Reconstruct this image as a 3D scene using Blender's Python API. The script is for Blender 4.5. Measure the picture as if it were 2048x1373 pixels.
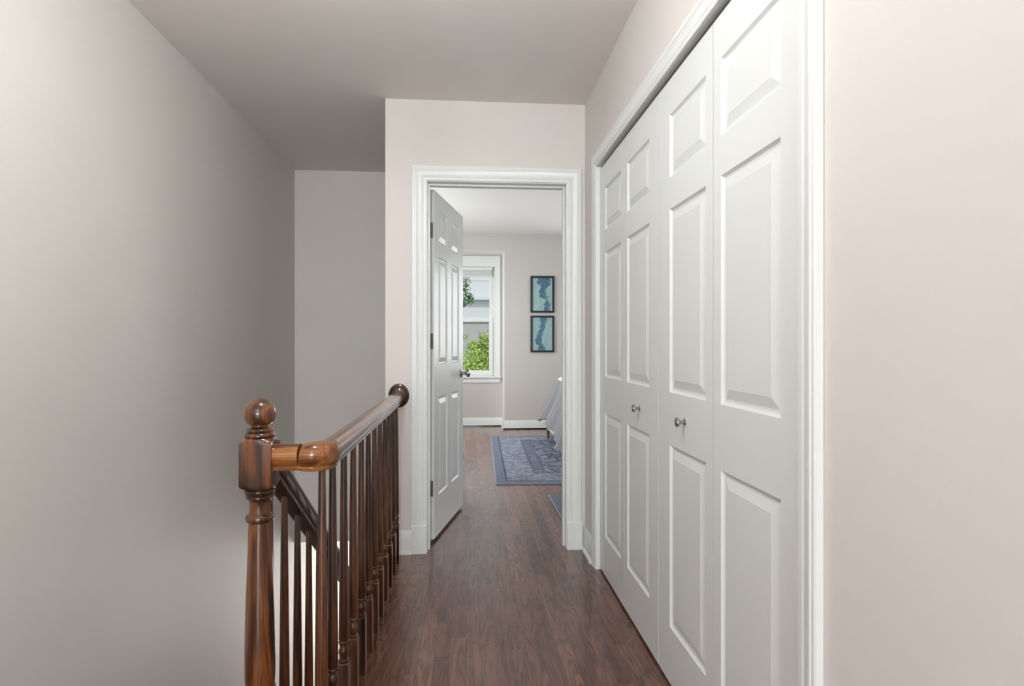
import bpy, math, random
from mathutils import Vector, Matrix, noise
random.seed(7)
R = math.radians
for o in list(bpy.data.objects): bpy.data.objects.remove(o, do_unlink=True)
S = bpy.context.scene
col = S.collection

# ------------------------------------------------------------------ camera, world, sun, lights, exposure
cam = bpy.data.cameras.new('camera'); camo = bpy.data.objects.new('camera', cam); col.objects.link(camo)
cam.sensor_width = 36; cam.lens = 1170/2048*36; cam.shift_y = 0.0007
cam.clip_start = 0.02; cam.clip_end = 200
camo.location = (0, 0, 1.146); camo.rotation_euler = (R(90), 0, -R(4.545))
S.camera = camo
S.view_settings.view_transform = 'Standard'; S.view_settings.look = 'None'
S.view_settings.gamma = 1; S.view_settings.use_curve_mapping = False
S.view_settings.exposure = 0.68

W = bpy.data.worlds.new('world'); S.world = W; W.use_nodes = True
bg = W.node_tree.nodes['Background']; bg.inputs[0].default_value = (.86, .93, 1, 1); bg.inputs[1].default_value = .75

def area(name, loc, rot, sx, sy, power, color=(1, 1, 1)):
    l = bpy.data.lights.new(name, 'AREA'); l.shape = 'RECTANGLE'; l.size = sx; l.size_y = sy
    l.energy = power; l.color = color
    o = bpy.data.objects.new(name, l); col.objects.link(o); o.location = loc; o.rotation_euler = rot
    return o
sun = bpy.data.lights.new('sun', 'SUN'); sun.energy = 1.5; sun.angle = R(2); sun.color = (1, .95, .86)
so = bpy.data.objects.new('sun', sun); col.objects.link(so)
so.rotation_euler = Vector((.4, .6, -.8)).to_track_quat('-Z', 'Y').to_euler()
# fill lamps at added rear, right and far windows; daylight left and overhead
area('fill_rear', (-.32, -4.8, 1.35), (R(91), 0, 0), 1.6, 1.9, 88, (.93, .975, 1))
area('fill_bedroom_right', (3.45, 5.2, 1.55), (R(90), 0, R(90)), 1.5, 1.5, 9, (.93, .975, 1))
area('daylight_bedroom_left', (-1.65, 6.2, 1.65), (R(68), 0, -R(90)), 1.5, 1.5, 46, (1, 1, .99))
area('fill_bedroom_far', (2.25, 8.2, 1.55), (R(90), 0, R(180)), 1.1, 1.4, 18, (.98, .99, 1))
area('daylight_bedroom_window', (-.05, 9.1, 3.0), Vector((0, -.62, -.78)).to_track_quat('-Z', 'Y').to_euler(), 1.2, .9, 60, (.95, .98, 1))
area('light_stairhall', (-.1, 7.3, -1.7), (R(108), 0, R(180)), 1.4, 1.4, 46, (1, .985, .96))  # unseen area lamp inside the lower hall, aimed up the stairwell

# ------------------------------------------------------------------ materials
def mat(name, base=(.8, .8, .8), rough=.5, metal=0, coat=0, coat_rough=.1, spec=.5):
    m = bpy.data.materials.new(name); m.use_nodes = True
    b = m.node_tree.nodes['Principled BSDF']
    b.inputs['Base Color'].default_value = (*base, 1); b.inputs['Roughness'].default_value = rough
    b.inputs['Metallic'].default_value = metal; b.inputs['Coat Weight'].default_value = coat
    b.inputs['Coat Roughness'].default_value = coat_rough; b.inputs['Specular IOR Level'].default_value = spec
    return m
class N:
    """tiny node helper"""
    def __init__(s, m): s.t = m.node_tree; s.b = s.t.nodes['Principled BSDF']
    def n(s, typ, **kw):
        x = s.t.nodes.new(typ)
        for k, v in kw.items(): setattr(x, k, v)
        return x
    def l(s, a, b): s.t.links.new(a, b)
    def math(s, op, a, b=None, c=None):
        x = s.n('ShaderNodeMath', operation=op)
        for i, v in enumerate((a, b, c)):
            if v is None: continue
            if isinstance(v, (int, float)): x.inputs[i].default_value = v
            else: s.l(v, x.inputs[i])
        return x.outputs[0]
    def xyz(s, out):
        x = s.n('ShaderNodeSeparateXYZ'); s.l(out, x.inputs[0]); return x.outputs
    def comb(s, a, b, c):
        x = s.n('ShaderNodeCombineXYZ')
        for i, v in enumerate((a, b, c)):
            if isinstance(v, (int, float)): x.inputs[i].default_value = v
            else: s.l(v, x.inputs[i])
        return x.outputs[0]
    def noise(s, vec, scale, detail=3, rough=.5, dist=0):
        x = s.n('ShaderNodeTexNoise'); x.inputs['Scale'].default_value = scale; x.inputs['Detail'].default_value = detail
        x.inputs['Roughness'].default_value = rough; x.inputs['Distortion'].default_value = dist; s.l(vec, x.inputs['Vector'])
        return x.outputs['Fac']
    def ramp(s, fac, stops):
        x = s.n('ShaderNodeValToRGB'); s.l(fac, x.inputs[0]); e = x.color_ramp.elements
        while len(e) < len(stops): e.new(.5)
        for el, (p, c) in zip(e, stops): el.position = p; el.color = (*c, 1)
        return x.outputs[0]
    def mix(s, f, a, b, mode='MIX'):
        x = s.n('ShaderNodeMix', data_type='RGBA', blend_type=mode)
        for i, v in ((0, f), (6, a), (7, b)):
            if isinstance(v, (int, float)): x.inputs[i].default_value = v
            elif isinstance(v, tuple): x.inputs[i].default_value = (*v, 1)
            else: s.l(v, x.inputs[i])
        return x.outputs[2]
    def bump(s, h, strength, dist=.001):
        x = s.n('ShaderNodeBump'); x.inputs['Strength'].default_value = strength; x.inputs['Distance'].default_value = dist
        s.l(h, x.inputs['Height']); s.l(x.outputs[0], s.b.inputs['Normal'])
    def obj(s): return s.n('ShaderNodeTexCoord').outputs['Object']

def paint(name, c, rough=.6, var=.04, bumps=.05, scale=220):
    m = mat(name, c, rough); n = N(m); o = n.obj()
    f = n.noise(o, 1.7, 3)
    n.l(n.ramp(f, [(.3, tuple(v*(1-var) for v in c)), (.7, tuple(min(1, v*(1+var)) for v in c))]), n.b.inputs['Base Color'])
    n.bump(n.noise(o, scale, 2), bumps, .0008)
    return m
M = {}
M['wall'] = paint('greige_wall_paint', (.70, .668, .635), .62, .02, .10, 150)
M['ceil'] = paint('greige_ceiling_paint', (.79, .755, .72), .7, .02)
M['bedwall'] = paint('grey_bedroom_paint', (.56, .54, .515), .62, .015)
M['bedceil'] = paint('white_ceiling_paint', (.82, .825, .81), .7, .01)
M['lower'] = paint('cream_wall_paint', (.74, .69, .61), .6, .015)
M['white'] = paint('white_trim_paint', (.765, .79, .78), .32, .005, .01, 60)
M['door'] = paint('white_door_paint', (.745, .77, .76), .33, .005, .015, 100)
M['chrome'] = mat('brushed_nickel', (.42, .40, .37), .25, 1)
M['brass'] = mat('aged_hinge_metal', (.30, .29, .27), .4, 1)
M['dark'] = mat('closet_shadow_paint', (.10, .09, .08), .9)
M['glass'] = mat('window_glass', (1, 1, 1), .0)
M['glass'].node_tree.nodes['Principled BSDF'].inputs['Transmission Weight'].default_value = 1
M['glass'].node_tree.nodes['Principled BSDF'].inputs['IOR'].default_value = 1.02

def wood(name, axis, dark, mid, light, k=1.0, rnd=True):
    m = mat(name, mid, .30, 0, .8, .06, spec=.3); n = N(m); o = n.obj()
    v = n.xyz(o)
    r = n.n('ShaderNodeObjectInfo').outputs['Random']
    st = [22*k, 22*k, 22*k]; st[axis] = 1.6
    off = n.math('MULTIPLY', r, 37 if rnd else 0)
    vec = n.comb(*[n.math('ADD', n.math('MULTIPLY', v[i], st[i]), off) for i in range(3)])
    big = n.noise(vec, .8, 3, .5, .6)
    rings = n.math('PINGPONG', n.math('MULTIPLY', big, 7), 1)
    st2 = [260, 260, 260]; st2[axis] = 7
    fine = n.noise(n.comb(*[n.math('MULTIPLY', v[i], st2[i]) for i in range(3)]), 1, 3)
    c1 = n.ramp(rings, [(0, dark), (.45, mid), (1, light)])
    c2 = n.ramp(fine, [(.35, tuple(x*.55 for x in dark)), (.6, (1, 1, 1))])
    c3 = n.mix(.55, c1, c2, 'MULTIPLY')
    blot = n.noise(o, 9, 2)
    c4 = n.mix(.5, c3, n.ramp(blot, [(.3, (.45, .4, .38)), (.65, (1, 1, 1))]), 'MULTIPLY')
    n.l(c4, n.b.inputs['Base Color'])
    n.bump(fine, .12, .0006)
    return m
D, Mi, L = (.028, .008, .003), (.090, .027, .009), (.165, .055, .017)
M['wood_z'] = wood('stained_wood_upright', 2, D, Mi, L)
M['wood_y'] = wood('stained_wood_rail', 1, (.075, .022, .006), (.20, .066, .017), (.34, .125, .034))
M['wood_x'] = wood('stained_wood_rail_short', 0, (.075, .022, .006), (.22, .075, .017), (.38, .145, .036))
M['wood_newel'] = wood('stained_wood_newel', 2, (.016, .005, .002), (.075, .022, .006), (.24, .075, .018), .7)
M['wood_dark'] = wood('dark_stained_wood', 1, (.022, .007, .004), (.055, .018, .009), (.09, .03, .014))
M['leg'] = mat('walnut_leg', (.10, .06, .035), .4)

def floor_mat():
    m = mat('dark_oak_strip_floor', (.1, .05, .04), .3, 0, .6, .16, spec=.4); n = N(m); o = n.obj(); v = n.xyz(o)
    w = .057
    px = n.math('DIVIDE', v[0], w); ix = n.math('FLOOR', px); fx = n.math('FRACT', px)
    wn = n.n('ShaderNodeTexWhiteNoise', noise_dimensions='1D'); n.l(ix, wn.inputs['W'])
    py = n.math('ADD', n.math('DIVIDE', v[1], .95), n.math('MULTIPLY', wn.outputs['Value'], 9.7))
    iy = n.math('FLOOR', py); fy = n.math('FRACT', py)
    wn2 = n.n('ShaderNodeTexWhiteNoise', noise_dimensions='2D'); n.l(n.comb(ix, iy, 0), wn2.inputs['Vector'])
    rv = wn2.outputs['Value']
    off = n.math('MULTIPLY', rv, 53)
    gv = n.comb(n.math('ADD', n.math('MULTIPLY', v[0], 17), off), n.math('ADD', n.math('MULTIPLY', v[1], 1.9), off), off)
    big = n.noise(gv, 1.0, 2, .5, .8)
    rings = n.math('PINGPONG', n.math('MULTIPLY', big, 13), 1)
    fine = n.noise(n.comb(n.math('MULTIPLY', v[0], 330), n.math('MULTIPLY', v[1], 9), 0), 1, 4, .6)
    base = n.ramp(rv, [(0, (.125, .047, .032)), (.5, (.165, .070, .046)), (1, (.24, .108, .073))])
    g1 = n.ramp(rings, [(0, (.30, .26, .25)), (.3, (.85, .85, .85)), (1, (1.35, 1.35, 1.35))])
    c = n.mix(.8, base, g1, 'MULTIPLY')
    c = n.mix(.55, c, n.ramp(fine, [(.3, (.45, .42, .40)), (.62, (1.0, 1.0, 1.0))]), 'MULTIPLY')
    wear = n.noise(o, 3.1, 4, .6)
    c = n.mix(n.math('MULTIPLY', n.ramp(wear, [(.5, (0, 0, 0)), (.75, (1, 1, 1))]), .35), c, (.21, .13, .10))
    ex = n.math('MINIMUM', fx, n.math('SUBTRACT', 1, fx)); ey = n.math('MULTIPLY', n.math('MINIMUM', fy, n.math('SUBTRACT', 1, fy)), 16)
    gap = n.math('MINIMUM', ex, ey)
    gm = n.n('ShaderNodeMapRange'); n.l(gap, gm.inputs[0]); gm.inputs[1].default_value = 0; gm.inputs[2].default_value = .03
    c = n.mix(n.math('SUBTRACT', 1, gm.outputs[0]), c, (.045, .020, .014))
    n.l(c, n.b.inputs['Base Color'])
    h = n.math('ADD', n.math('MULTIPLY', gm.outputs[0], .3), n.math('ADD', n.math('MULTIPLY', fine, .35), n.math('ADD', n.math('MULTIPLY', rings, .35), n.math('MULTIPLY', n.noise(o, 16, 2), 1.2))))
    n.bump(h, .22, .0012)
    rr = n.n('ShaderNodeMapRange'); n.l(n.noise(o, 11, 4), rr.inputs[0]); rr.inputs[3].default_value = .22; rr.inputs[4].default_value = .36
    n.l(rr.outputs[0], n.b.inputs['Roughness'])
    return m
M['floor'] = floor_mat()

# ------------------------------------------------------------------ mesh builder
class MB:
    def __init__(s): s.v = []; s.f = []
    def add(s, vs, fs):
        b = len(s.v); s.v += [tuple(p) for p in vs]; s.f += [tuple(i+b for i in f) for f in fs]; return s
    def box(s, x0, x1, y0, y1, z0, z1):
        return s.add([(x0,y0,z0),(x1,y0,z0),(x1,y1,z0),(x0,y1,z0),(x0,y0,z1),(x1,y0,z1),(x1,y1,z1),(x0,y1,z1)],
                     [(0,3,2,1),(4,5,6,7),(0,1,5,4),(1,2,6,5),(2,3,7,6),(3,0,4,7)])
    def rings(s, rings, closed=True, caps=True):
        """rings: list of equal-length point loops"""
        k = len(rings[0]); vs = [p for r in rings for p in r]; fs = []
        for i in range(len(rings)-1):
            for j in range(k if closed else k-1):
                a = i*k+j; b = i*k+(j+1) % k; fs.append((a, b, b+k, a+k))
        if caps: fs.append(tuple(range(k-1, -1, -1))); fs.append(tuple(range((len(rings)-1)*k, len(rings)*k)))
        return s.add(vs, fs)
    def lathe(s, prof, c=(0, 0, 0), n=28, axis='Z'):
        rs = []
        for (h, r) in prof:
            ring = []
            for j in range(n):
                a = 2*math.pi*j/n; x, y = r*math.cos(a), r*math.sin(a)
                p = {'Z': (x, y, h), 'X': (h, x, y), 'Y': (y, h, x)}[axis]
                ring.append((c[0]+p[0], c[1]+p[1], c[2]+p[2]))
            rs.append(ring)
        return s.rings(rs)
    def build(s, name, m, parent=None, smooth=35, bevel=0, loc=None, rot=None):
        me = bpy.data.meshes.new(name); me.from_pydata(s.v, [], s.f); me.validate()
        import bmesh
        bm = bmesh.new(); bm.from_mesh(me); bmesh.ops.recalc_face_normals(bm, faces=bm.faces); bm.to_mesh(me); bm.free()
        if isinstance(m, str): m = M[m]
        me.materials.append(m)
        if smooth:
            me.polygons.foreach_set('use_smooth', [True]*len(me.polygons)); me.set_sharp_from_angle(angle=R(smooth))
        o = bpy.data.objects.new(name, me); col.objects.link(o)
        if loc: o.location = loc
        if rot: o.rotation_euler = rot
        if parent: o.parent = parent
        if bevel:
            b = o.modifiers.new('bevel', 'BEVEL'); b.width = bevel; b.segments = 2; b.limit_method = 'ANGLE'
        return o
def box(name, m, b, parent=None, bevel=0, **k): return MB().box(*b).build(name, m, parent, bevel=bevel, **k)
def empty(name, loc=(0, 0, 0), rz=0):
    o = bpy.data.objects.new(name, None); col.objects.link(o); o.location = loc; o.rotation_euler = (0, 0, rz); o.empty_display_size = .1
    return o
def tag(o, label, cat, group=None, kind=None):
    o['label'] = label; o['category'] = cat
    if group: o['group'] = group
    if kind: o['kind'] = kind
    return o
def st(o, label, cat): return tag(o, label, cat, kind='structure')

# ------------------------------------------------------------------ the setting
XL, XR, YB = -1.31, .668, -4.5          # hall: left wall, right wall, rear wall
YF = 3.235                              # wall with the bedroom door
XC = -.436                              # outside corner at the stairwell
YS = 4.62                               # far wall of the stairwell
H = 2.484; HB = 2.62; YW = 7.82; YN = 8.14; BX = 3.2; BL = -1.4
ZL = -2.7                               # lower storey's floor

f = MB()
f.box(XL, XR+.75, YB, 1.575, -.02, 0); f.box(-.43, XR+.75, 1.575, YF+.0, -.02, 0); f.box(XC+.001, XR+.75, YF, YF+.13, -.02, 0)
f.box(XC+.001, BX, YF+.13, YS+.13, -.02, 0); f.box(BL, BX, YS+.13, YN, -.02, 0)
st(f.build('floor', 'floor', smooth=0), 'dark brown narrow strip oak floor running through the hall into the bedroom', 'floor')
st(MB().box(-.43, .6, 1.6, YF, -.30, -.021).box(XL, .6, YB, 1.575, -.30, -.021).build('trim_1', 'white'), 'white painted edge board of the landing under the balusters', 'trim')
# rounded wood nosing along the stairwell edge
nz = MB(); pr = [(0, 0), (0, -.024), (-.018, -.024), (-.026, -.018), (-.028, -.012), (-.026, -.004), (-.018, 0)]
nz.rings([[(-.43+a, y, b) for a, b in pr] for y in (1.60, YF)])
st(nz.build('trim_2', 'wood_dark'), 'dark wood nosing along the edge of the landing beside the stairwell', 'trim')

lw = MB().box(XL-.15, XL, YB, YS, ZL, H+.1)
lw.box(XL-.15, XL, YS, 7.6, ZL, -.28)
st(lw.build('wall_left', 'wall'), 'long bare greige wall on the left above the stairwell', 'wall')
bw = MB().box(XL, XC, YS, YS+.13, -.385, H+.1)
st(bw.build('wall_stairwell', 'wall'), 'greige far wall of the stairwell behind the railing', 'wall')
st(MB().box(XL, 1.0, YS+.13, 7.45, -.385, -.28).build('ceiling', 'bedceil'), 'ceiling of the lower storey under the bedroom', 'ceiling')
lo = MB().box(XL, 1.0, 7.45, 7.6, ZL, -.28).box(1.0, 1.1, YS, 7.6, ZL, -.28).box(-.42, -.30, 1.6, YS+.13, ZL, -.30).box(-.42, 1.0, YS, YS+.13, ZL, -.30).box(XL, -.30, 1.45, 1.575, ZL, -.30)
st(lo.build('wall_lower', 'lower'), 'cream walls of the lower storey seen between the balusters', 'wall')
st(MB().box(XL-.15, 1.1, 1.45, 7.6, ZL-.1, ZL).build('floor', 'floor'), 'lower storey floor at the foot of the stairs', 'floor')

# wall with the bedroom door, opening DX0..DX1
DX0, DX1, DZ = -.208, .560, 2.038
fw = MB().box(XC, DX0-.018, YF, YF+.13, -.3, H+.1).box(DX1+.018, XR+.9, YF, YF+.13, 0, H+.1).box(DX0-.018, DX1+.018, YF, YF+.13, DZ+.018, H+.1)
st(fw.build('wall_front', 'wall', smooth=0), 'greige wall around the bedroom doorway at the end of the hall', 'wall')
st(MB().box(XC, XC+.12, YF+.13, YS+.13, -.3, HB+.1).build('wall_partition', 'bedwall'), 'wall between the stairwell and the bedroom', 'wall')

# right wall with the closet opening CY0..CY1
CY0, CY1, CZ = 1.113, 2.925, 2.045
rw = MB().box(XR, XR+.11, YB, CY0-.018, 0, H+.1).box(XR, XR+.11, CY1+.018, YF, 0, H+.1).box(XR, XR+.11, CY0-.018, CY1+.018, CZ+.018, H+.1)
st(rw.build('wall_right', 'wall', smooth=0), 'greige wall on the right around the closet', 'wall')
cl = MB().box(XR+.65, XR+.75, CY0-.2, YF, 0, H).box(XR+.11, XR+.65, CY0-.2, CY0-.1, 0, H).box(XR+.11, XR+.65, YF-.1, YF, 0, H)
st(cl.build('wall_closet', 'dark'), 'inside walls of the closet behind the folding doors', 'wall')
cg = MB().box(XL-.15, XR+.75, YB-.15, YF+.13, H, H+.12).box(XL-.15, XC, YF+.13, YS+.13, H, H+.12)
st(cg.build('ceiling', 'ceil', smooth=0), 'plain flat greige hall ceiling running on over the stairwell', 'ceiling')
# rear wall with an added window for fill light
rb = MB().box(XL, -1.12, YB-.15, YB, 0, H).box(.48, XR+.1, YB-.15, YB, 0, H).box(-1.12, .48, YB-.15, YB, 0, .4).box(-1.12, .48, YB-.15, YB, 2.3, H)
st(rb.build('wall_rear', 'wall'), 'greige wall behind the camera with an added window', 'wall')

# bedroom shell
RX0, RX1, RZ = -.62, .52, 2.386
fb = MB().box(RX1, 1.7, YW, YN+.15, 0, HB+.1).box(2.8, BX, YW, YN+.15, 0, HB+.1).box(1.7, 2.8, YW, YN+.15, 0, .85).box(1.7, 2.8, YW, YN+.15, 2.25, HB+.1).box(BL, RX0, YW, YN+.15, 0, HB+.1).box(RX0, RX1, YW, YN+.15, RZ, HB+.1)
st(fb.build('wall_bedroom_far', 'bedwall', smooth=0), 'grey bedroom wall beside the window with the two pictures', 'wall')
OX0, OX1, OZ0, OZ1 = -.50, .41, .70, 2.215
nw = MB().box(RX0, OX0, YN, YN+.15, 0, RZ).box(OX1, RX1, YN, YN+.15, 0, RZ).box(OX0, OX1, YN, YN+.15, 0, OZ0).box(OX0, OX1, YN, YN+.15, OZ1, RZ)
st(nw.build('wall_window', 'bedwall', smooth=0), 'recessed grey wall around the bedroom window', 'wall')
st(MB().box(RX1-.004, RX1, YW+.002, YN, .12, RZ-.004).box(RX0, RX1, YW+.002, YN, RZ-.004, RZ).box(RX0, RX0+.004, YW+.002, YN, .12, RZ-.004).build('trim_3', 'bedceil'), 'white painted sides and top of the window recess', 'trim')
br = MB().box(BX, BX+.15, YF+.13, 4.4, 0, HB).box(BX, BX+.15, 6.0, YN+.15, 0, HB).box(BX, BX+.15, 4.4, 6.0, 0, .8).box(BX, BX+.15, 4.4, 6.0, 2.3, HB)
br.box(XR+.9, BX+.15, YF, YF+.13, 0, HB+.1).box(XC, XR+.9, YF+.12, YF+.13, H+.1, HB+.1)
st(br.build('wall_bedroom_right', 'bedwall'), 'bedroom side wall with an added window beyond the bed', 'wall')
bl = MB().box(BL-.15, BL, YS+.13, 5.4, 0, HB).box(BL-.15, BL, 7.0, YN+.15, 0, HB).box(BL-.15, BL, 5.4, 7.0, 0, .8).box(BL-.15, BL, 5.4, 7.0, 2.3, HB).box(BL, XC, YS+.131, YS+.25, 0, HB)
st(bl.build('wall_bedroom_left', 'bedwall'), 'bedroom side wall behind the open door', 'wall')
st(MB().box(BL-.15, BX+.15, YF+.131, YN+.15, HB, HB+.12).build('ceiling', 'bedceil'), 'white bedroom ceiling seen through the doorway', 'ceiling')

# baseboards
def base_prof(h=.125, t=.014):
    return [(0, 0), (t+.012, 0), (t+.011, .010), (t+.004, .017), (t, .020), (t, h-.02), (t*.75, h-.008), (t*.4, h), (0, h)]
def baseboard(name, p0, p1, nrm, label, h=.125, m='white'):
    mb = MB(); mb.rings([[(p[0]+nrm[0]*a, p[1]+nrm[1]*a, b) for a, b in base_prof(h)] for p in (p0, p1)])
    return st(mb.build(name, m), label, 'baseboard')
baseboard('baseboard_front', (XC, YF), (DX0-.085, YF), (0, -1), 'short white baseboard left of the bedroom doorway')
baseboard('baseboard_right', (XR, YF), (XR, 3.0), (-1, 0), 'short white baseboard between doorway and closet')
baseboard('baseboard_near', (XR, 1.04), (XR, YB), (-1, 0), 'white baseboard on the near right wall')
baseboard('baseboard_far', (RX1, YW), (BX, YW), (0, -1), 'white baseboard under the two pictures', .115)
baseboard('baseboard_window', (RX0, YN), (RX1, YN), (0, -1), 'white baseboard under the bedroom window', .118)
baseboard('baseboard_recess', (RX1, YW-.014), (RX1, YN), (-1, 0), 'white baseboard on the side of the window recess', .115)
# stained shoe strip along the bedroom walls
sh = MB().box(RX1-.02, BX, YW-.032, YW-.026, 0, .016).box(RX0, RX1-.02, YN-.032, YN-.026, 0, .016)
st(sh.build('trim_4', 'wood_dark'), 'dark wood shoe strip in front of the bedroom baseboard', 'trim')

# casings: profile swept round three sides of an opening with mitred corners
PROF = [(.0, 0), (.0, .009), (.004, .011), (.012, .011), (.015, .0135), (.022, .0135), (.026, .0115), (.034, .0125), (.046, .016), (.050, .0185), (.056, .0185), (.058, .0165), (.066, .0165), (.070, .014), (.070, 0)]
def casing(name, u0, u1, zt, z0, place, k=1.0, label='', extra=None):
    mb = MB(); P = [(a*k, b) for a, b in PROF]
    rs = []
    for (su, sz, u, z) in ((-1, 0, u0, z0), (-1, 1, u0, zt), (1, 1, u1, zt), (1, 0, u1, z0)):
        rs.append([place(u+su*a, z+sz*a, b) for a, b in P])
    mb.rings(rs)
    if extra: extra(mb)
    return st(mb.build(name, 'white', smooth=25), label, 'door frame')
def pf(u, z, t): return (u, YF-t, z)
def plinths(mb):
    for (a, b) in ((DX0-.086, DX0-.004), (DX1+.004, DX1+.086)):
        mb.box(a, b, YF-.022, YF, 0, .150)
        x = [(a, YF-.022, .150), (b, YF-.022, .150), (b, YF, .150), (a, YF, .150)]
        y = [(a, YF-.016, .156), (b, YF-.016, .156), (b, YF, .156), (a, YF, .156)]
        mb.rings([x, y])
casing('trim_5', DX0-.005, DX1+.005, DZ+.005, .15, pf, 1.14, 'white moulded casing around the bedroom doorway', plinths)
# jamb lining and stop
jm = MB().box(DX0-.018, DX0, YF, YF+.13, 0, DZ+.018).box(DX1, DX1+.018, YF, YF+.13, 0, DZ+.018).box(DX0, DX1, YF, YF+.13, DZ, DZ+.018)
jm.box(DX0, DX0+.011, YF+.045, YF+.082, 0, DZ).box(DX1-.011, DX1, YF+.045, YF+.082, 0, DZ).box(DX0+.011, DX1-.011, YF+.045, YF+.082, DZ-.011, DZ)
st(jm.build('trim_6', 'white', bevel=.0015), 'white jamb lining inside the bedroom doorway', 'door frame')
def pr_(u, z, t): return (XR-t, u, z)
casing('trim_7', CY0+.003, CY1-.0, CZ, 0, pr_, 1.0, 'white moulded casing around the closet opening')
cj = MB().box(XR, XR+.11, CY0-.018, CY0, 0, CZ+.018).box(XR, XR+.11, CY1, CY1+.018, 0, CZ+.018).box(XR, XR+.11, CY0, CY1, CZ, CZ+.018)
st(cj.build('trim_8', 'white', bevel=.001), 'white jamb lining of the closet opening', 'door frame')
st(MB().box(XR+.018, XR+.055, CY0, CY1, CZ-.012, CZ).build('trim_9', 'brass'), 'metal track above the folding closet doors', 'door track')

# ------------------------------------------------------------------ panelled doors
RINGS = [(0, 0), (.003, .0035), (.007, .0075), (.011, .0085), (.016, .0085), (.040, .002), (.042, .0012)]
def panel_face(mb, w, h, panels, y, sgn, z0=0):
    xs = sorted({0, w, *[p[0] for p in panels], *[p[1] for p in panels]}); zs = sorted({z0, h, *[p[2] for p in panels], *[p[3] for p in panels]})
    for i in range(len(xs)-1):
        for j in range(len(zs)-1):
            cx, cz = (xs[i]+xs[i+1])/2, (zs[j]+zs[j+1])/2
            if any(p[0] < cx < p[1] and p[2] < cz < p[3] for p in panels): continue
            mb.add([(xs[i], y, zs[j]), (xs[i+1], y, zs[j]), (xs[i+1], y, zs[j+1]), (xs[i], y, zs[j+1])], [(0, 1, 2, 3) if sgn < 0 else (3, 2, 1, 0)])
    for (a, b, c, d) in panels:
        rs = [[(a+i, y-sgn*dp, c+i), (b-i, y-sgn*dp, c+i), (b-i, y-sgn*dp, d-i), (a+i, y-sgn*dp, d-i)] for i, dp in RINGS]
        k0 = len(mb.v); k = 4; fs = []
        vs = [p for r in rs for p in r]
        for i in range(len(rs)-1):
            for j in range(4):
                q = (i*k+j, i*k+(j+1) % 4, (i+1)*k+(j+1) % 4, (i+1)*k+j)
                fs.append(q if sgn < 0 else q[::-1])
        l = (len(rs)-1)*4; q = (l, l+1, l+2, l+3); fs.append(q if sgn < 0 else q[::-1])
        mb.add(vs, fs)
def leaf_mesh(w, h, t, panels, z0=0):
    """front face at y=0 facing -y, back at y=t"""
    mb = MB(); panel_face(mb, w, h, panels, 0, -1, z0); panel_face(mb, w, h, panels, t, 1, z0)
    mb.add([(0,0,z0),(0,t,z0),(0,t,h),(0,0,h)], [(0,3,2,1)]); mb.add([(w,0,z0),(w,t,z0),(w,t,h),(w,0,h)], [(0,1,2,3)])
    mb.add([(0,0,z0),(w,0,z0),(w,t,z0),(0,t,z0)], [(0,3,2,1)]); mb.add([(0,0,h),(w,0,h),(w,t,h),(0,t,h)], [(0,1,2,3)])
    return mb
def build_leaf(mb, name, parent, loc, rz=0):
    me = bpy.data.meshes.new(name); me.from_pydata(mb.v, [], mb.f)
    import bmesh
    bm = bmesh.new(); bm.from_mesh(me); bmesh.ops.remove_doubles(bm, verts=bm.verts, dist=.00005)
    bmesh.ops.recalc_face_normals(bm, faces=bm.faces); bm.to_mesh(me); bm.free()
    me.materials.append(M['door'])
    o = bpy.data.objects.new(name, me); col.objects.link(o); o.parent = parent; o.location = loc; o.rotation_euler = (0, 0, rz)
    return o
KN = [(0, .011), (.002, .011), (.004, .006), (.013, .0055), (.018, .008), (.021, .0145), (.025, .0155), (.028, .0145), (.030, .011), (.0305, .004)]
PW = .4525
ZP = ((.200, .808), (.984, 1.595), (1.702, 1.910))
# closet leaves: local x runs toward -Y (viewer), local -y faces -X (into the hall)
# rotation about Z by -90 deg: local x -> -Y, local -y -> -X
def closet_pair(name, y_far, knob_leaf, knob_y, knob_z, label):
    e = empty(name, (.68, y_far, 0)); st(e, label, 'closet door')
    for i in range(2):
        far_st, near_st = (.108, .048) if i == 0 else (.048, .104)
        mb = leaf_mesh(PW-.003, 2.028, .032, [(far_st, PW-.003-near_st, a, b) for a, b in ZP], .012)
        build_leaf(mb, 'door_leaf', e, (0, -i*PW, 0), -R(90))
    mb = MB(); mb.lathe([(-a, r) for a, r in KN], (0, 0, 0), 24, 'X')
    mb.build('knob', 'chrome', e, loc=(0, knob_y-y_far, knob_z))
    return e
closet_pair('door_2', 2.922, 1, 2.245, .893, 'far pair of white panelled folding closet doors, nearest the bedroom doorway')
closet_pair('door_3', 2.922-2*PW-.003, 0, 1.772, .902, 'near pair of white panelled folding closet doors, closest to the camera')

# bedroom door, hinged left, swung into the bedroom
ang = math.atan2(.975, .223)
d1 = empty('door_1', (-.181, 3.395, 0), ang); st(d1, 'white six-panel bedroom door standing open with a nickel knob', 'door')
DW = .735
PB = [(.10, .305), (.41, .615)]
pan = [(a, b, c, d) for a, b in PB for c, d in ((.25, .83), (1.02, 1.66), (1.745, 1.94))]
build_leaf(leaf_mesh(DW, 2.035, .035, pan, .018), 'door_leaf', d1, (0, 0, 0))
mb = MB()
kp = [(0, .031), (.004, .031), (.008, .026), (.010, .012), (.030, .011), (.036, .016), (.042, .025), (.050, .0285), (.058, .026), (.064, .018), (.066, .006)]
mb.lathe([(-a, r) for a, r in kp], (0, 0, 0), 28, 'Y'); mb.build('door_knob', 'chrome', d1, loc=(DW-.065, 0, .944))
mb = MB(); mb.lathe([(a, r) for a, r in kp], (0, 0, 0), 28, 'Y'); mb.build('door_knob', 'chrome', d1, loc=(DW-.065, .035, .944))
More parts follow.
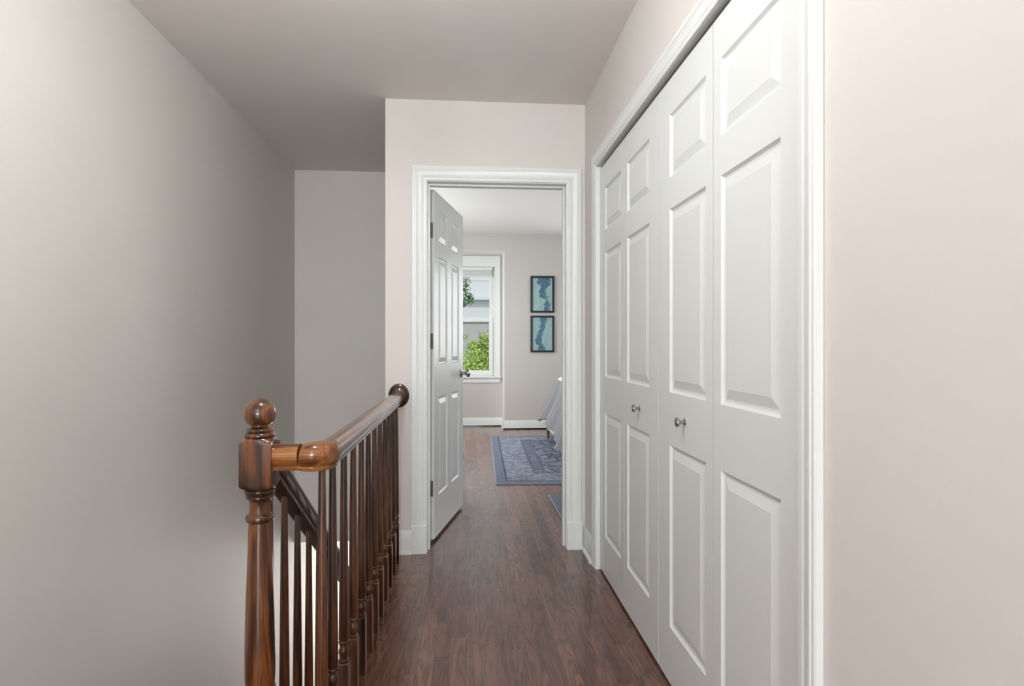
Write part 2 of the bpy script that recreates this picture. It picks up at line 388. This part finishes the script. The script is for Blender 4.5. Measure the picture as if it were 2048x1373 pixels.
for z in (.31, 1.16, 1.80):
    h = MB().box(-.002, 0, .004, .031, z-.045, z+.045); h.lathe([(z-.048, .001), (z-.046, .006), (z+.046, .006), (z+.048, .001)], (-.006, .038, 0), 12)
    h.build('hinge', 'brass', d1)

# ------------------------------------------------------------------ bedroom window
w = empty('window_1', (0, YN, 0)); st(w, 'white sash bedroom window with greenery outside', 'window')
c = MB()
c.box(OX1, OX1+.072, -.02, 0, OZ0-.01, OZ1+.15).box(OX0-.072, OX0, -.02, 0, OZ0-.01, OZ1+.15).box(OX0, OX1, -.018, 0, OZ1, OZ1+.15)
c.box(OX1-.012, OX1, 0, .12, OZ0, OZ1).box(OX0, OX0+.012, 0, .12, OZ0, OZ1).box(OX0, OX1, 0, .12, OZ1-.012, OZ1)
c.box(OX1-.03, OX1-.012, .03, .05, OZ0, OZ1).box(OX1-.03, OX1-.012, .085, .10, OZ0, OZ1)
c.build('window_frame', 'white', w, bevel=.0015)
def sash(x0, x1, z0, z1, y, sw, top, bot):
    m = MB().box(x0, x0+sw, y, y+.034, z0, z1).box(x1-sw, x1, y, y+.034, z0, z1).box(x0+sw, x1-sw, y, y+.034, z0, z0+bot).box(x0+sw, x1-sw, y, y+.034, z1-top, z1)
    s = m.build('sash', 'white', w, bevel=.002)
    MB().box(x0+sw-.003, x1-sw+.003, y+.015, y+.019, z0+bot-.003, z1-top+.003).build('pane', 'glass', s)
sash(OX0+.012, OX1-.03, 1.47, OZ1-.012, .052, .045, .05, .035)
sash(OX0+.012, OX1-.03, OZ0+.004, 1.505, .016, .052, .052, .068)
MB().box(OX0-.09, OX1+.085, -.055, .02, OZ0-.028, OZ0).build('window_sill', 'white', w, bevel=.004)
MB().box(OX0-.075, OX1+.072, -.018, 0, OZ0-.095, OZ0-.028).build('apron', 'white', w, bevel=.003)
bb = MB().box(OX0+.015, OX1-.04, -.018, .02, 2.165, 2.203)
for k in range(9): bb.box(OX0+.02, OX1-.045, -.014, .014, 2.085+k*.0088, 2.085+k*.0088+.006)
bb.box(OX0+.02, OX1-.045, -.015, .015, 2.068, 2.082)
bb.build('blind', 'white', w)
# simple unseen windows; all but the left one added to carry fill lamps
def plain_window(name, loc, rz, wd, z0, z1, label):
    e = empty(name, loc, rz); st(e, label, 'window')
    m = MB().box(-wd/2, -wd/2+.05, 0, .08, z0, z1).box(wd/2-.05, wd/2, 0, .08, z0, z1).box(-wd/2, wd/2, 0, .08, z0, z0+.05).box(-wd/2, wd/2, 0, .08, z1-.05, z1).box(-wd/2, wd/2, .02, .06, (z0+z1)/2-.02, (z0+z1)/2+.02)
    m.build('window_frame', 'white', e)
plain_window('added_window_2', (BX, 5.2, 0), -R(90), 1.6, .8, 2.3, 'added white window in the bedroom side wall for a fill lamp')
plain_window('added_window_4', (2.25, YW+.05, 0), 0, 1.1, .85, 2.25, 'added white window on the far bedroom wall for a fill lamp')
plain_window('window_5', (BL, 6.2, 0), R(90), 1.6, .8, 2.3, 'white window in the bedroom wall hidden behind the open door')
plain_window('added_window_3', (-.32, YB, 0), R(180), 1.6, .4, 2.3, 'added white window in the wall behind the camera for a fill lamp')

# ------------------------------------------------------------------ balustrade
def baluster(hh, sq=.20, s=.016):
    """square block, turned vase, long taper; hh = total height"""
    mb = MB(); mb.box(-s, s, -s, s, 0, sq-.004)
    mb.rings([[(-s, -s, sq-.004), (s, -s, sq-.004), (s, s, sq-.004), (-s, s, sq-.004)], [(-s*.8, -s*.8, sq), (s*.8, -s*.8, sq), (s*.8, s*.8, sq), (-s*.8, s*.8, sq)]])
    p = [(0, .0145), (.003, .0158), (.007, .0150), (.009, .0115), (.013, .0108), (.019, .0128), (.027, .0152), (.035, .0150), (.043, .0122), (.049, .0103), (.052, .0103), (.0545, .0145), (.058, .0158), (.062, .0148), (.064, .0138), (.068, .0152)]
    q = [(sq+a, b) for a, b in p]
    z = sq+.068
    for t in (.15, .35, .6, .8, .93, 1.0): q.append((z+(hh-z)*t, .0152+(.0088-.0152)*t**1.1))
    mb.lathe(q, n=20)
    return mb
BXL = -.363; YR = 1.54
bal = empty('balustrade', (BXL, YR, 0))
tag(bal, 'stained wood landing railing with ball-topped newel and turned balusters beside the stairwell', 'railing')
def atb(x, y, z=0): return (x-BXL, y-YR, z)
# newel post
nb = .0385
nw_ = MB(); nw_.box(-nb, nb, -nb, nb, 0, .20)
nw_.lathe([(.200, .036), (.206, .040), (.212, .036), (.216, .029), (.226, .027), (.240, .030), (.252, .0365), (.262, .0385), (.271, .0370), (.276, .0330), (.279, .0335), (.284, .0355),
           (.30, .0365), (.36, .0368), (.44, .0355), (.52, .033), (.60, .0300), (.66, .0283), (.690, .0275), (.692, .0275), (.696, .0330), (.703, .0350), (.710, .0335), (.714, .0265), (.722, .0258), (.742, .0258), (.752, .0290), (.757, .0355), (.762, .0345), (.766, .0372), (.773, .0375), (.776, .0375)], n=36)
def chamfer_block(mb, s, z0, z1, c):
    # square block whose end corners are rounded down (turned shoulders)
    rs = []
    nseg = 48
    def sup(t, k):   # blend square to circle
        a = 2*math.pi*t/nseg+math.pi/4; x, y = math.cos(a), math.sin(a); m = max(abs(x), abs(y)); sq = (x/m*s, y/m*s)
        return (sq[0]*(1-k)+x*s*k, sq[1]*(1-k)+y*s*k)
    for z, k, r in ((z0, 1, .93), (z0+.001, 1, .97), (z0+.005, .6, 1), (z0+c, .15, 1), (z0+c*1.5, 0, 1), (z1-c*1.5, 0, 1), (z1-c, .15, 1), (z1-.005, .6, 1), (z1-.001, 1, .97), (z1, 1, .93)):
        rs.append([(p[0]*r, p[1]*r, z) for p in (sup(t, k) for t in range(nseg))])
    mb.rings(rs)
chamfer_block(nw_, nb, .776, .908, .010)
nw_.lathe([(.905, .030), (.910, .0365), (.9145, .0375), (.919, .0345), (.921, .031), (.926, .0335), (.930, .0315), (.933, .025), (.937, .0215), (.9415, .0215)], n=36)
newel = nw_.build('newel_post', 'wood_newel', bal, 50, loc=atb(-.523, YR))
fin = MB(); rb_ = .0392; zc = .9675
pr = [(.938, .0212)]
for i in range(3, 25):
    a = -math.pi/2+math.pi*i/24
    if zc+rb_*math.sin(a) > .942: pr.append((zc+rb_*math.sin(a), max(.0005, rb_*math.cos(a))))
fin.lathe(pr, n=40); fin.build('ball_finial', 'wood_newel', newel, 60)
# handrail
RP = [(-.021, 0), (-.0225, .003), (-.0225, .011), (-.0265, .014), (-.0275, .018), (-.0305, .026), (-.0320, .036), (-.0305, .046), (-.0265, .054), (-.018, .0605), (-.008, .0635), (0, .064)]
RP = RP + [(-a, b) for a, b in RP[-2::-1]]
def sweep(mb, pts, prof, scales=None, up=Vector((0, 0, 1)), vertical_cut=False):
    rs = []; n_ = len(pts)
    for i, p in enumerate(pts):
        p = Vector(p); a = Vector(pts[max(0, i-1)]); b = Vector(pts[min(n_-1, i+1)])
        t = (b-a).normalized(); side = t.cross(up).normalized(); u = side.cross(t).normalized()
        if vertical_cut: u = up/ max(.2, math.sqrt(t.x**2+t.y**2))
        k = scales[i] if scales else 1
        rs.append([tuple(p+side*(x*k)+u*(y*k)) for x, y in prof])
    mb.rings(rs); return mb
RZ0 = .825
hr = sweep(MB(), [(0, .055, RZ0), (0, .5, RZ0), (0, 1.1, RZ0), (0, YF-.016-YR, RZ0)], RP).build('handrail', 'wood_y', bal, 50)
sweep(MB(), [(-.125, 0, RZ0), (-.06, 0, RZ0)], RP).build('handrail_return', 'wood_x', bal, 50)
pts, sc = [], []
for i in range(3): pts.append((-.062+.012*i, 0, RZ0)); sc.append((1.0, 1.07, 1.10)[i])
for i in range(1, 13):
    a = -math.pi/2+math.pi/2*i/12; r = .034
    pts.append((-.034+r*math.cos(a), .034+r*math.sin(a)-.0, RZ0)); sc.append(1.12)
for i in range(3): pts.append((0, .038+.010*i, RZ0)); sc.append((1.11, 1.07, 1.0)[i])
pts = [(x, y, RZ0-(s-1)*.03) for (x, y, z), s in zip(pts, sc)]
sweep(MB(), pts, RP, sc).build('corner_fitting', 'wood_x', bal, 50)
rz_ = MB(); rp = [(0, .062), (-.004, .0655), (-.009, .064), (-.012, .057), (-.0135, .050), (-.017, .047), (-.020, .040)]
rz_.lathe(rp, (0, 0, 0), 40, 'Y'); ro = rz_.build('rosette', 'wood_dark', bal, 40, loc=atb(BXL, YF, .863)); ro.scale = (.86, 1, 1)
# balusters
me = baluster(RZ0+.004)
b0 = me.build('baluster', 'wood_z', bal, 35, loc=atb(-.368, YR))
for k in range(11):
    c = b0.copy(); col.objects.link(c); c.parent = bal; c.location = atb(BXL+.002, 1.629+k*.1465)

# descending stair balustrade
XS = -.527
def zr(y): return .446-.70*(y-2.164)       # rail centre height
sb = empty('stair_balustrade', (XS, 1.6, -.19))
tag(sb, 'dark stained sloping stair handrail and balusters descending behind the newel post', 'railing')
def ats(x, y, z): return (x-XS, y-1.6, z+.19)
sweep(MB(), [ats(XS, y, zr(y)-.036) for y in (1.578, 2.4, 3.4, 4.9)], RP).build('handrail', 'wood_dark', sb, 50)
for k in range(22):
    y = 1.621+k*.1337
    step = int((y-1.60)/.2674); zt = -.19*(step+1)*.985
    hh = zr(y)-.036-zt+.006
    baluster(hh, .20+(.094 if k % 2 == 0 else 0)).build('baluster', 'wood_dark' if 0 else 'wood_z', sb, 35, loc=ats(XS, y, zt))
# stairs
stz = empty('staircase', (-.9, 1.6, ZL)); tag(stz, 'wooden staircase going down along the left wall', 'staircase')
for k in range(13):
    z = -.19*(k+1)*.985; y0 = 1.60+k*.2674
    MB().box(-.40, .43, y0-1.6-.02 if k else y0-1.6+.0, y0-1.6+.2674, z-.03-ZL, z-ZL).build('tread', 'wood_dark', stz, bevel=.004)
    MB().box(-.40, .42, y0-1.6+.2674-.02, y0-1.6+.2674-.001, z-.187-.03-ZL, z-.03-ZL).build('riser', 'white', stz)
# ------------------------------------------------------------------ ceiling lamp over the landing, above the picture's top edge
def ceiling_lamp(x, y, strength, label):
    em = mat('lamp_globe_glass', (1, 1, 1), .5); e_ = em.node_tree.nodes['Principled BSDF']; e_.inputs['Emission Color'].default_value = (.975, .985, .985, 1); e_.inputs['Emission Strength'].default_value = strength
    cl_ = empty('ceiling_light', (x, y, H)); tag(cl_, label, 'ceiling light')
    MB().lathe([(0, .07), (-.018, .07), (-.026, .05), (-.03, .012), (-.20, .012), (-.205, .04), (-.235, .045)], (0, 0, 0), 32).build('lamp_stem', 'chrome', cl_)
    MB().lathe([(-.31-.09*math.cos(math.pi*i/12)*-1, max(.001, .09*math.sin(math.pi*i/12))) for i in range(13)], (0, 0, 0), 20).build('lamp_globe', em, cl_, 80)
ceiling_lamp(-.30, 1.35, 55, 'globe ceiling lamp over the top of the stairs')
ceiling_lamp(-.45, -.9, 70, 'globe lamp added behind the camera to brighten the near right wall')  # extra lamp, added to lift the near right wall

# ------------------------------------------------------------------ pictures
def art_mat(name, curve, lobes, seed, cA, cB):
    m = mat(name, (.2, .4, .4), .35); n = N(m); v = n.xyz(n.obj())
    fc = n.n('ShaderNodeFloatCurve'); n.l(n.math('MULTIPLY', v[2], 1/.48), fc.inputs['Value'])
    pts = fc.mapping.curves[0].points
    for p in curve[1:-1]: pts.new(*p)
    pts[0].location = curve[0]; pts[len(pts)-1].location = curve[-1]; fc.mapping.update()
    fw_ = n.n('ShaderNodeFloatCurve'); n.l(n.math('MULTIPLY', v[2], 1/.48), fw_.inputs['Value'])
    pts = fw_.mapping.curves[0].points
    for p in lobes[1:-1]: pts.new(*p)
    pts[0].location = lobes[0]; pts[len(pts)-1].location = lobes[-1]; fw_.mapping.update()
    u = n.math('DIVIDE', n.math('ADD', v[0], .15), .30)
    o = n.comb(v[0], seed, v[2])
    nz1 = n.math('MULTIPLY', n.math('SUBTRACT', n.noise(o, 26, 4, .65), .5), .42)
    d = n.math('ABSOLUTE', n.math('SUBTRACT', n.math('ADD', u, nz1), fc.outputs[0]))
    mask = n.math('LESS_THAN', d, fw_.outputs[0])
    holes = n.ramp(n.noise(o, 60, 3, .6), [(.36, (0, 0, 0)), (.52, (1, 1, 1))])
    mk = n.math('MULTIPLY', mask, n.math('ADD', .55, n.math('MULTIPLY', holes, .45)))
    bgc = n.ramp(n.noise(o, 9, 4), [(.3, cA), (.7, cB)])
    ink = n.ramp(n.noise(o, 34, 3), [(.35, (.025, .085, .16)), (.65, (.07, .17, .26))])
    n.l(n.mix(mk, bgc, ink), n.b.inputs['Base Color'])
    return m
M['frame'] = mat('black_picture_frame', (.012, .013, .015), .35)
def picture(z0, z1, m, label):
    x0, x1 = .871, 1.190; xc = (x0+x1)/2
    e = empty('framed_picture', (xc, YW, z0)); tag(e, label, 'picture', None)
    h = z1-z0; wd = (x1-x0)/2; b = .025
    MB().box(-wd, -wd+b, -.025, 0, 0, h).box(wd-b, wd, -.025, 0, 0, h).box(-wd+b, wd-b, -.025, 0, 0, b).box(-wd+b, wd-b, -.025, 0, h-b, h).build('picture_frame', 'frame', e, bevel=.001)
    MB().box(-wd+b-.001, wd-b+.001, -.012, -.006, b-.001, h-b+.001).build('print', m, e)
picture(1.564, 2.055, art_mat('blue_ink_print', [(0, .62), (.18, .70), (.33, .72), (.45, .55), (.6, .52), (.8, .56), (1, .56)], [(0, .10), (.2, .13), (.34, .06), (.45, .15), (.65, .13), (.85, .27), (1, .22)], .3, (.25, .42, .42), (.34, .50, .49)),
        'black-framed blue and teal print, the upper of two on the bedroom wall')
picture(1.0315, 1.523, art_mat('indigo_ink_print', [(0, .50), (.15, .42), (.35, .32), (.5, .38), (.7, .50), (.85, .55), (1, .55)], [(0, .17), (.15, .15), (.35, .14), (.5, .13), (.7, .12), (.85, .12), (1, .14)], .9, (.25, .41, .43), (.33, .49, .50)),
        'black-framed indigo and teal print, the lower of two on the bedroom wall')

# ------------------------------------------------------------------ rugs
def rug_mat(name, hw, hl):
    m = mat(name, (.2, .25, .35), .95, spec=.1); n = N(m); v = n.xyz(n.obj())
    ax = n.math('ABSOLUTE', v[0]); ay = n.math('ABSOLUTE', v[1])
    e = n.math('MINIMUM', n.math('SUBTRACT', hw, ax), n.math('SUBTRACT', hl, ay))
    o = n.comb(v[0], v[1], 0)
    vo = n.n('ShaderNodeTexVoronoi', feature='DISTANCE_TO_EDGE'); vo.inputs['Scale'].default_value = 11
    wob = n.n('ShaderNodeVectorMath', operation='ADD')
    nn = n.n('ShaderNodeTexNoise'); nn.inputs['Scale'].default_value = 6; n.l(o, nn.inputs['Vector'])
    sc_ = n.n('ShaderNodeVectorMath', operation='SCALE'); sc_.inputs['Scale'].default_value = .22; n.l(nn.outputs['Color'], sc_.inputs[0])
    n.l(o, wob.inputs[0]); n.l(sc_.outputs[0], wob.inputs[1]); n.l(wob.outputs[0], vo.inputs['Vector'])
    ed = n.ramp(vo.outputs['Distance'], [(.02, (1, 1, 1)), (.09, (0, 0, 0))])
    n2 = n.ramp(n.noise(wob.outputs[0], 17, 4, .6), [(.47, (0, 0, 0)), (.58, (1, 1, 1))])
    pat = n.math('MAXIMUM', n.math('MULTIPLY', ed, .7), n2)
    navy, pale, midc = (.075, .095, .145), (.35, .38, .45), (.17, .20, .265)
    field = n.mix(n.math('MULTIPLY', pat, .8), navy, pale)
    def band(a, b): return n.math('MULTIPLY', n.math('GREATER_THAN', e, a), n.math('LESS_THAN', e, b))
    c = n.mix(n.math('MULTIPLY', band(.10, .34), .35), field, pale)
    for a, b, cc in ((-1, .085, midc), (.085, .10, navy), (.34, .355, navy), (.355, .44, (.14, .165, .225)), (.44, .455, navy), (-1, .008, pale)):
        c = n.mix(n.math('MULTIPLY', band(a, b), .9 if b < .2 else .6), c, cc)
    wear = n.noise(o, 40, 3, .7)
    c = n.mix(.5, c, n.ramp(wear, [(.3, (.7, .7, .7)), (.7, (1, 1, 1))]), 'MULTIPLY')
    n.l(c, n.b.inputs['Base Color']); n.bump(n.noise(o, 400, 2), .5, .002)
    return m
def rug(name, loc, rz, hw, hl, m, label):
    mb = MB(); r = .004; T = .011
    nx, ny = 40, 60
    # rounded-edged slab with slight undulation
    def P(i, j, top):
        x = -hw+2*hw*i/nx; y = -hl+2*hl*j/ny
        ed = min(hw-abs(x), hl-abs(y)); z = (T-(r if ed < r else 0)+.0012*noise.noise(Vector((x*3, y*3, 1)))) if top else 0
        return (x, y, z)
    vs = [P(i, j, True) for i in range(nx+1) for j in range(ny+1)]
    fs = [(i*(ny+1)+j, (i+1)*(ny+1)+j, (i+1)*(ny+1)+j+1, i*(ny+1)+j+1) for i in range(nx) for j in range(ny)]
    per = [(i, 0) for i in range(nx)]+[(nx, j) for j in range(ny)]+[(i, ny) for i in range(nx, 0, -1)]+[(0, j) for j in range(ny, 0, -1)]
    b0_ = len(vs); vs += [P(i, j, False) for i, j in per]
    k = len(per)
    for a in range(k):
        i, j = per[a]; i2, j2 = per[(a+1) % k]
        fs.append((i*(ny+1)+j, b0_+a, b0_+(a+1) % k, i2*(ny+1)+j2))
    mb.add(vs, fs)
    o = mb.build(name, m, loc=loc, rot=(0, 0, rz)); tag(o, label, 'rug'); return o
rug('area_rug', (.275+.95, 5.94, .001), -R(1.45)*0-R(1.4), .95, 1.23, rug_mat('blue_patterned_rug_pile', .95, 1.23), 'large faded blue patterned rug lying under the foot of the bed')
rug('small_rug', (.621+.45, 4.37-.45, .001), 0, .45, .45, rug_mat('blue_small_rug_pile', .45, .45), 'smaller blue-grey rug just inside the doorway, mostly behind the frame')

# ------------------------------------------------------------------ bed: foot towards the left, from Y 5.45 to 7.0
M['canvas'] = mat('cream_upholstery', (.62, .56, .47), .8)
M['duvet'] = mat('white_duvet', (.82, .82, .82), .85)
def cloth_mat(name, c):
    m = mat(name, c, .8, spec=.3); n = N(m); o = n.obj(); m.node_tree.nodes['Principled BSDF'].inputs['Sheen Weight'].default_value = .3
    n.l(n.mix(n.noise(o, 30, 3), tuple(x*.8 for x in c), tuple(x*1.15 for x in c)), n.b.inputs['Base Color']); n.bump(n.noise(o, 14, 3), .4, .01)
    return m
M['throw'] = cloth_mat('grey_quilt_cloth', (.215, .22, .24))
bed = empty('bed', (1.0, 6.23, 0)); tag(bed, 'cream upholstered bed on tapered legs, foot end beyond the doorway', 'bed')
def bx(x0, x1, y0, y1, z0, z1, nm, m, bv=.01): return MB().box(x0-1.0, x1-1.0, y0-6.23, y1-6.23, z0, z1).build(nm, m, bed, bevel=bv)
bx(.965, 3.05, 5.48, 7.0, .13, .30, 'bed_frame', 'canvas', .012)
bx(1.09, 3.03, 5.50, 6.98, .30, .68, 'mattress', 'duvet', .05)
bx(3.05, 3.12, 5.45, 7.03, .1, 1.2, 'headboard', 'canvas', .03)
for (x, y) in ((.985, 6.93), (.985, 5.56), (2.95, 6.93), (2.95, 5.56)):
    MB().lathe([(.001, .011), (.135, .021)], (0, 0, 0), 16).build('leg', 'leg', bed, loc=(x-1.0, y-6.23, .012 if x < 2 and 4.7 < y < 7.1 else 0))
MB().box(-.03, .03, -.045, .045, 0, .12).build('center_support', 'wood_z', bed, loc=(.05, 6.16-6.23, .012))
# throw draped over the foot: s runs along the cloth from the top of the bed over the edge and down
qy0, qy1 = 5.30, 7.09
nS, nT = 60, 150
vs = []
for j in range(nT+1):
    t = j/nT; yy = qy0+(qy1-qy0)*t
    over_far = max(0, yy-6.99); over_near = max(0, 5.49-yy)
    for i in range(nS+1):
        s_ = i/nS
        drop_len = .475+.075*max(0, (t-.6)/.4)**2+.015*math.sin(t*25)+.17*max(0, 1-t/.6)**1.5
        Ltop = .28; tot = Ltop+drop_len; d = s_*tot
        fold = .5*math.sin(yy*15+1.3*math.sin(yy*4))+.35*math.sin(yy*31+2)+.5*noise.noise(Vector((yy*5, s_*2, .2)))
        if d < Ltop: x = 1.40-d; z = .715-.015*(d/Ltop)**3; hang = 0
        else:
            hang = (d-Ltop)/drop_len; hd = d-Ltop
            r = .06
            if hd < r*math.pi/2: a = hd/r; x = 1.12-r*math.sin(a); z = .70-r*(1-math.cos(a))
            else: w_ = hd-r*math.pi/2; x = 1.06-w_*(.25+.09*t+.10*hang); z = .64-w_*.94
            x -= fold*.062*hang
        y = yy
        # the corners fall over the sides too
        ov = over_far if over_far else over_near
        if ov:
            z -= ov*.9*(1-hang); y = (6.99 if over_far else 5.49)+(ov*.6 if over_far else -ov*.6)
        y += .012*hang*math.sin(yy*22)
        vs.append((x-1.0, y-6.23, max(z, .022)))
fs = [(j*(nS+1)+i, j*(nS+1)+i+1, (j+1)*(nS+1)+i+1, (j+1)*(nS+1)+i) for j in range(nT) for i in range(nS)]
q = MB().add(vs, fs).build('quilt', 'throw', smooth=60, loc=(1.0, 6.23, 0)); so_ = q.modifiers.new('thick', 'SOLIDIFY'); so_.thickness = .012; so_.offset = 1
tag(q, 'grey quilt hanging in folds over the foot of the bed', 'quilt')
vs = []; nx, ny = 60, 60
for i in range(nx+1):
    for j in range(ny+1):
        u, v = i/nx, j/ny; x = 1.11+1.85*u; y = 5.44+1.60*v
        e = min(u*6, v*7, (1-v)*7, 1); z = .715+.055*math.sqrt(max(0, 1-(1-e)**2))+.012*noise.noise(Vector((x*4, y*4, 3)))
        vs.append((x, y, z))
fs = [(i*(ny+1)+j, (i+1)*(ny+1)+j, (i+1)*(ny+1)+j+1, i*(ny+1)+j+1) for i in range(nx) for j in range(ny)]
dv = MB().add([(x-1.9, y-6.23, z-.6) for x, y, z in vs], fs).build('duvet', 'duvet', smooth=60, loc=(1.9, 6.23, .6)); s2 = dv.modifiers.new('thick', 'SOLIDIFY'); s2.thickness = .03; s2.offset = -1
tag(dv, 'white duvet on top of the bed above the grey quilt', 'duvet')

# ------------------------------------------------------------------ outside the bedroom window
M['siding'] = mat('white_siding', (.52, .54, .56), .7)
M['stucco'] = mat('grey_masonry', (.36, .36, .36), .8)
hs = empty('neighbouring_house', (0, 14, -3)); tag(hs, 'white neighbouring house wall seen through the bedroom window', 'house')
mb = MB()
for k in range(14): mb.box(-7, 7, -.012, .3, 4.75+k*.9, 4.75+k*.9+.892)
mb.build('siding', 'siding', hs)
MB().box(-7, 7, 0, .3, 0, 4.75).build('lower_wall', 'stucco', hs)
MB().box(-7, 7, -.14, 0, 5.18, 5.28).box(-7, 7, -.04, 0, 4.66, 4.75).box(-7, 7, -.05, 0, 3.75, 3.83).build('ledge', 'siding', hs, bevel=.01)
st(box('ground', mat('lawn', (.10, .16, .05), .9), (-20, 20, 8.6, 40, -3.1, -3)), 'ground outside', 'ground')
def leaf_m(name, a, b):
    m = mat(name, a, .5); n = N(m); n.l(n.mix(n.noise(n.obj(), 5, 2), a, b), n.b.inputs['Base Color'])
    m.node_tree.nodes['Principled BSDF'].inputs['Subsurface Weight'].default_value = .0
    return m
M['leaf_dark'] = leaf_m('dark_green_leaf', (.045, .13, .03), (.10, .24, .06)); M['leaf_lime'] = leaf_m('lime_green_leaf', (.34, .50, .09), (.62, .76, .26))
M['bark'] = mat('bark', (.09, .07, .05), .9)
def leaf(mb, p, sz):
    d = Vector([random.gauss(0, 1) for _ in range(3)]).normalized(); e = d.cross(Vector((random.random(), random.random(), 1))).normalized(); nn = d.cross(e)
    a = p-d*sz*.5; b = p+d*sz*.5
    mb.add([a, p+e*sz*.27+nn*sz*.08, b, p-e*sz*.27+nn*sz*.08], [(0, 1, 2), (0, 2, 3)])
def tube(mb, p0, p1, r0, r1, n=8):
    p0, p1 = Vector(p0), Vector(p1); d = (p1-p0).normalized(); a = d.orthogonal().normalized(); b = d.cross(a)
    mb.rings([[tuple(p+(a*math.cos(2*math.pi*k/n)+b*math.sin(2*math.pi*k/n))*r) for k in range(n)] for p, r in ((p0, r0), (p1, r1))])
def tree(name, base, height, clusters, nl, sz, m, label, cat):
    e = empty(name, base); tag(e, label, cat); B = Vector(base)
    t = MB(); top = Vector((0, 0, height)); tube(t, (0, 0, 0), top, .10, .03)
    lf = MB()
    for (cx, cy, cz, rx, ry, rz) in clusters:
        cc = Vector((cx, cy, cz))-B; tube(t, top*(.45+.3*random.random()), cc-Vector((0, 0, rz*.5)), .022, .006, 6)
        for _ in range(6):
            dd = Vector((random.gauss(0, rx*.5), random.gauss(0, ry*.5), random.gauss(0, rz*.5))); tube(t, cc, cc+dd, .01, .003, 5)
        for _ in range(int(nl*rx*ry*rz**.5*6)+60):
            v = Vector([random.gauss(0, 1) for _ in range(3)]).normalized()*random.random()**.45
            leaf(lf, cc+Vector((v.x*rx, v.y*ry, v.z*rz)), sz*random.uniform(.7, 1.3))
    t.build('trunk', 'bark', e); lf.build('foliage', m, e, smooth=0)
tree('leafy_tree', (-1.6, 10.6, -3), 5.6, [(-.12, 10.5, 2.30, .22, .25, .22), (-.03, 10.5, 2.12, .15, .2, .20), (.06, 10.5, 1.95, .10, .15, .12), (-.05, 10.55, 1.86, .06, .1, .06), (-.6, 10.6, 2.6, .5, .5, .5), (-1.3, 10.6, 3.1, .8, .6, .6), (-1.9, 10.9, 2.4, .7, .6, .6)], 900, .055, 'leaf_dark', 'dark green leafy branch hanging at the top left of the bedroom window', 'tree')
tree('garden_shrub', (.1, 11.6, -3), 3.5, [(.30, 11.4, .75, .45, .4, .42), (-.15, 11.5, .35, .7, .5, .45), (.42, 11.3, 1.2, .18, .2, .22), (.16, 11.4, 1.12, .16, .2, .10), (-.10, 11.4, 1.28, .16, .15, .07), (.5, 11.5, .1, .7, .5, .5), (-.6, 11.5, -.1, .8, .6, .6), (.3, 11.5, -.8, 1.3, .6, .8), (.05, 11.3, .62, .6, .3, .34), (.4, 11.35, 1.0, .3, .25, .3)], 2200, .06, 'leaf_lime', 'bright lime green shrub filling the lower pane of the bedroom window', 'tree')
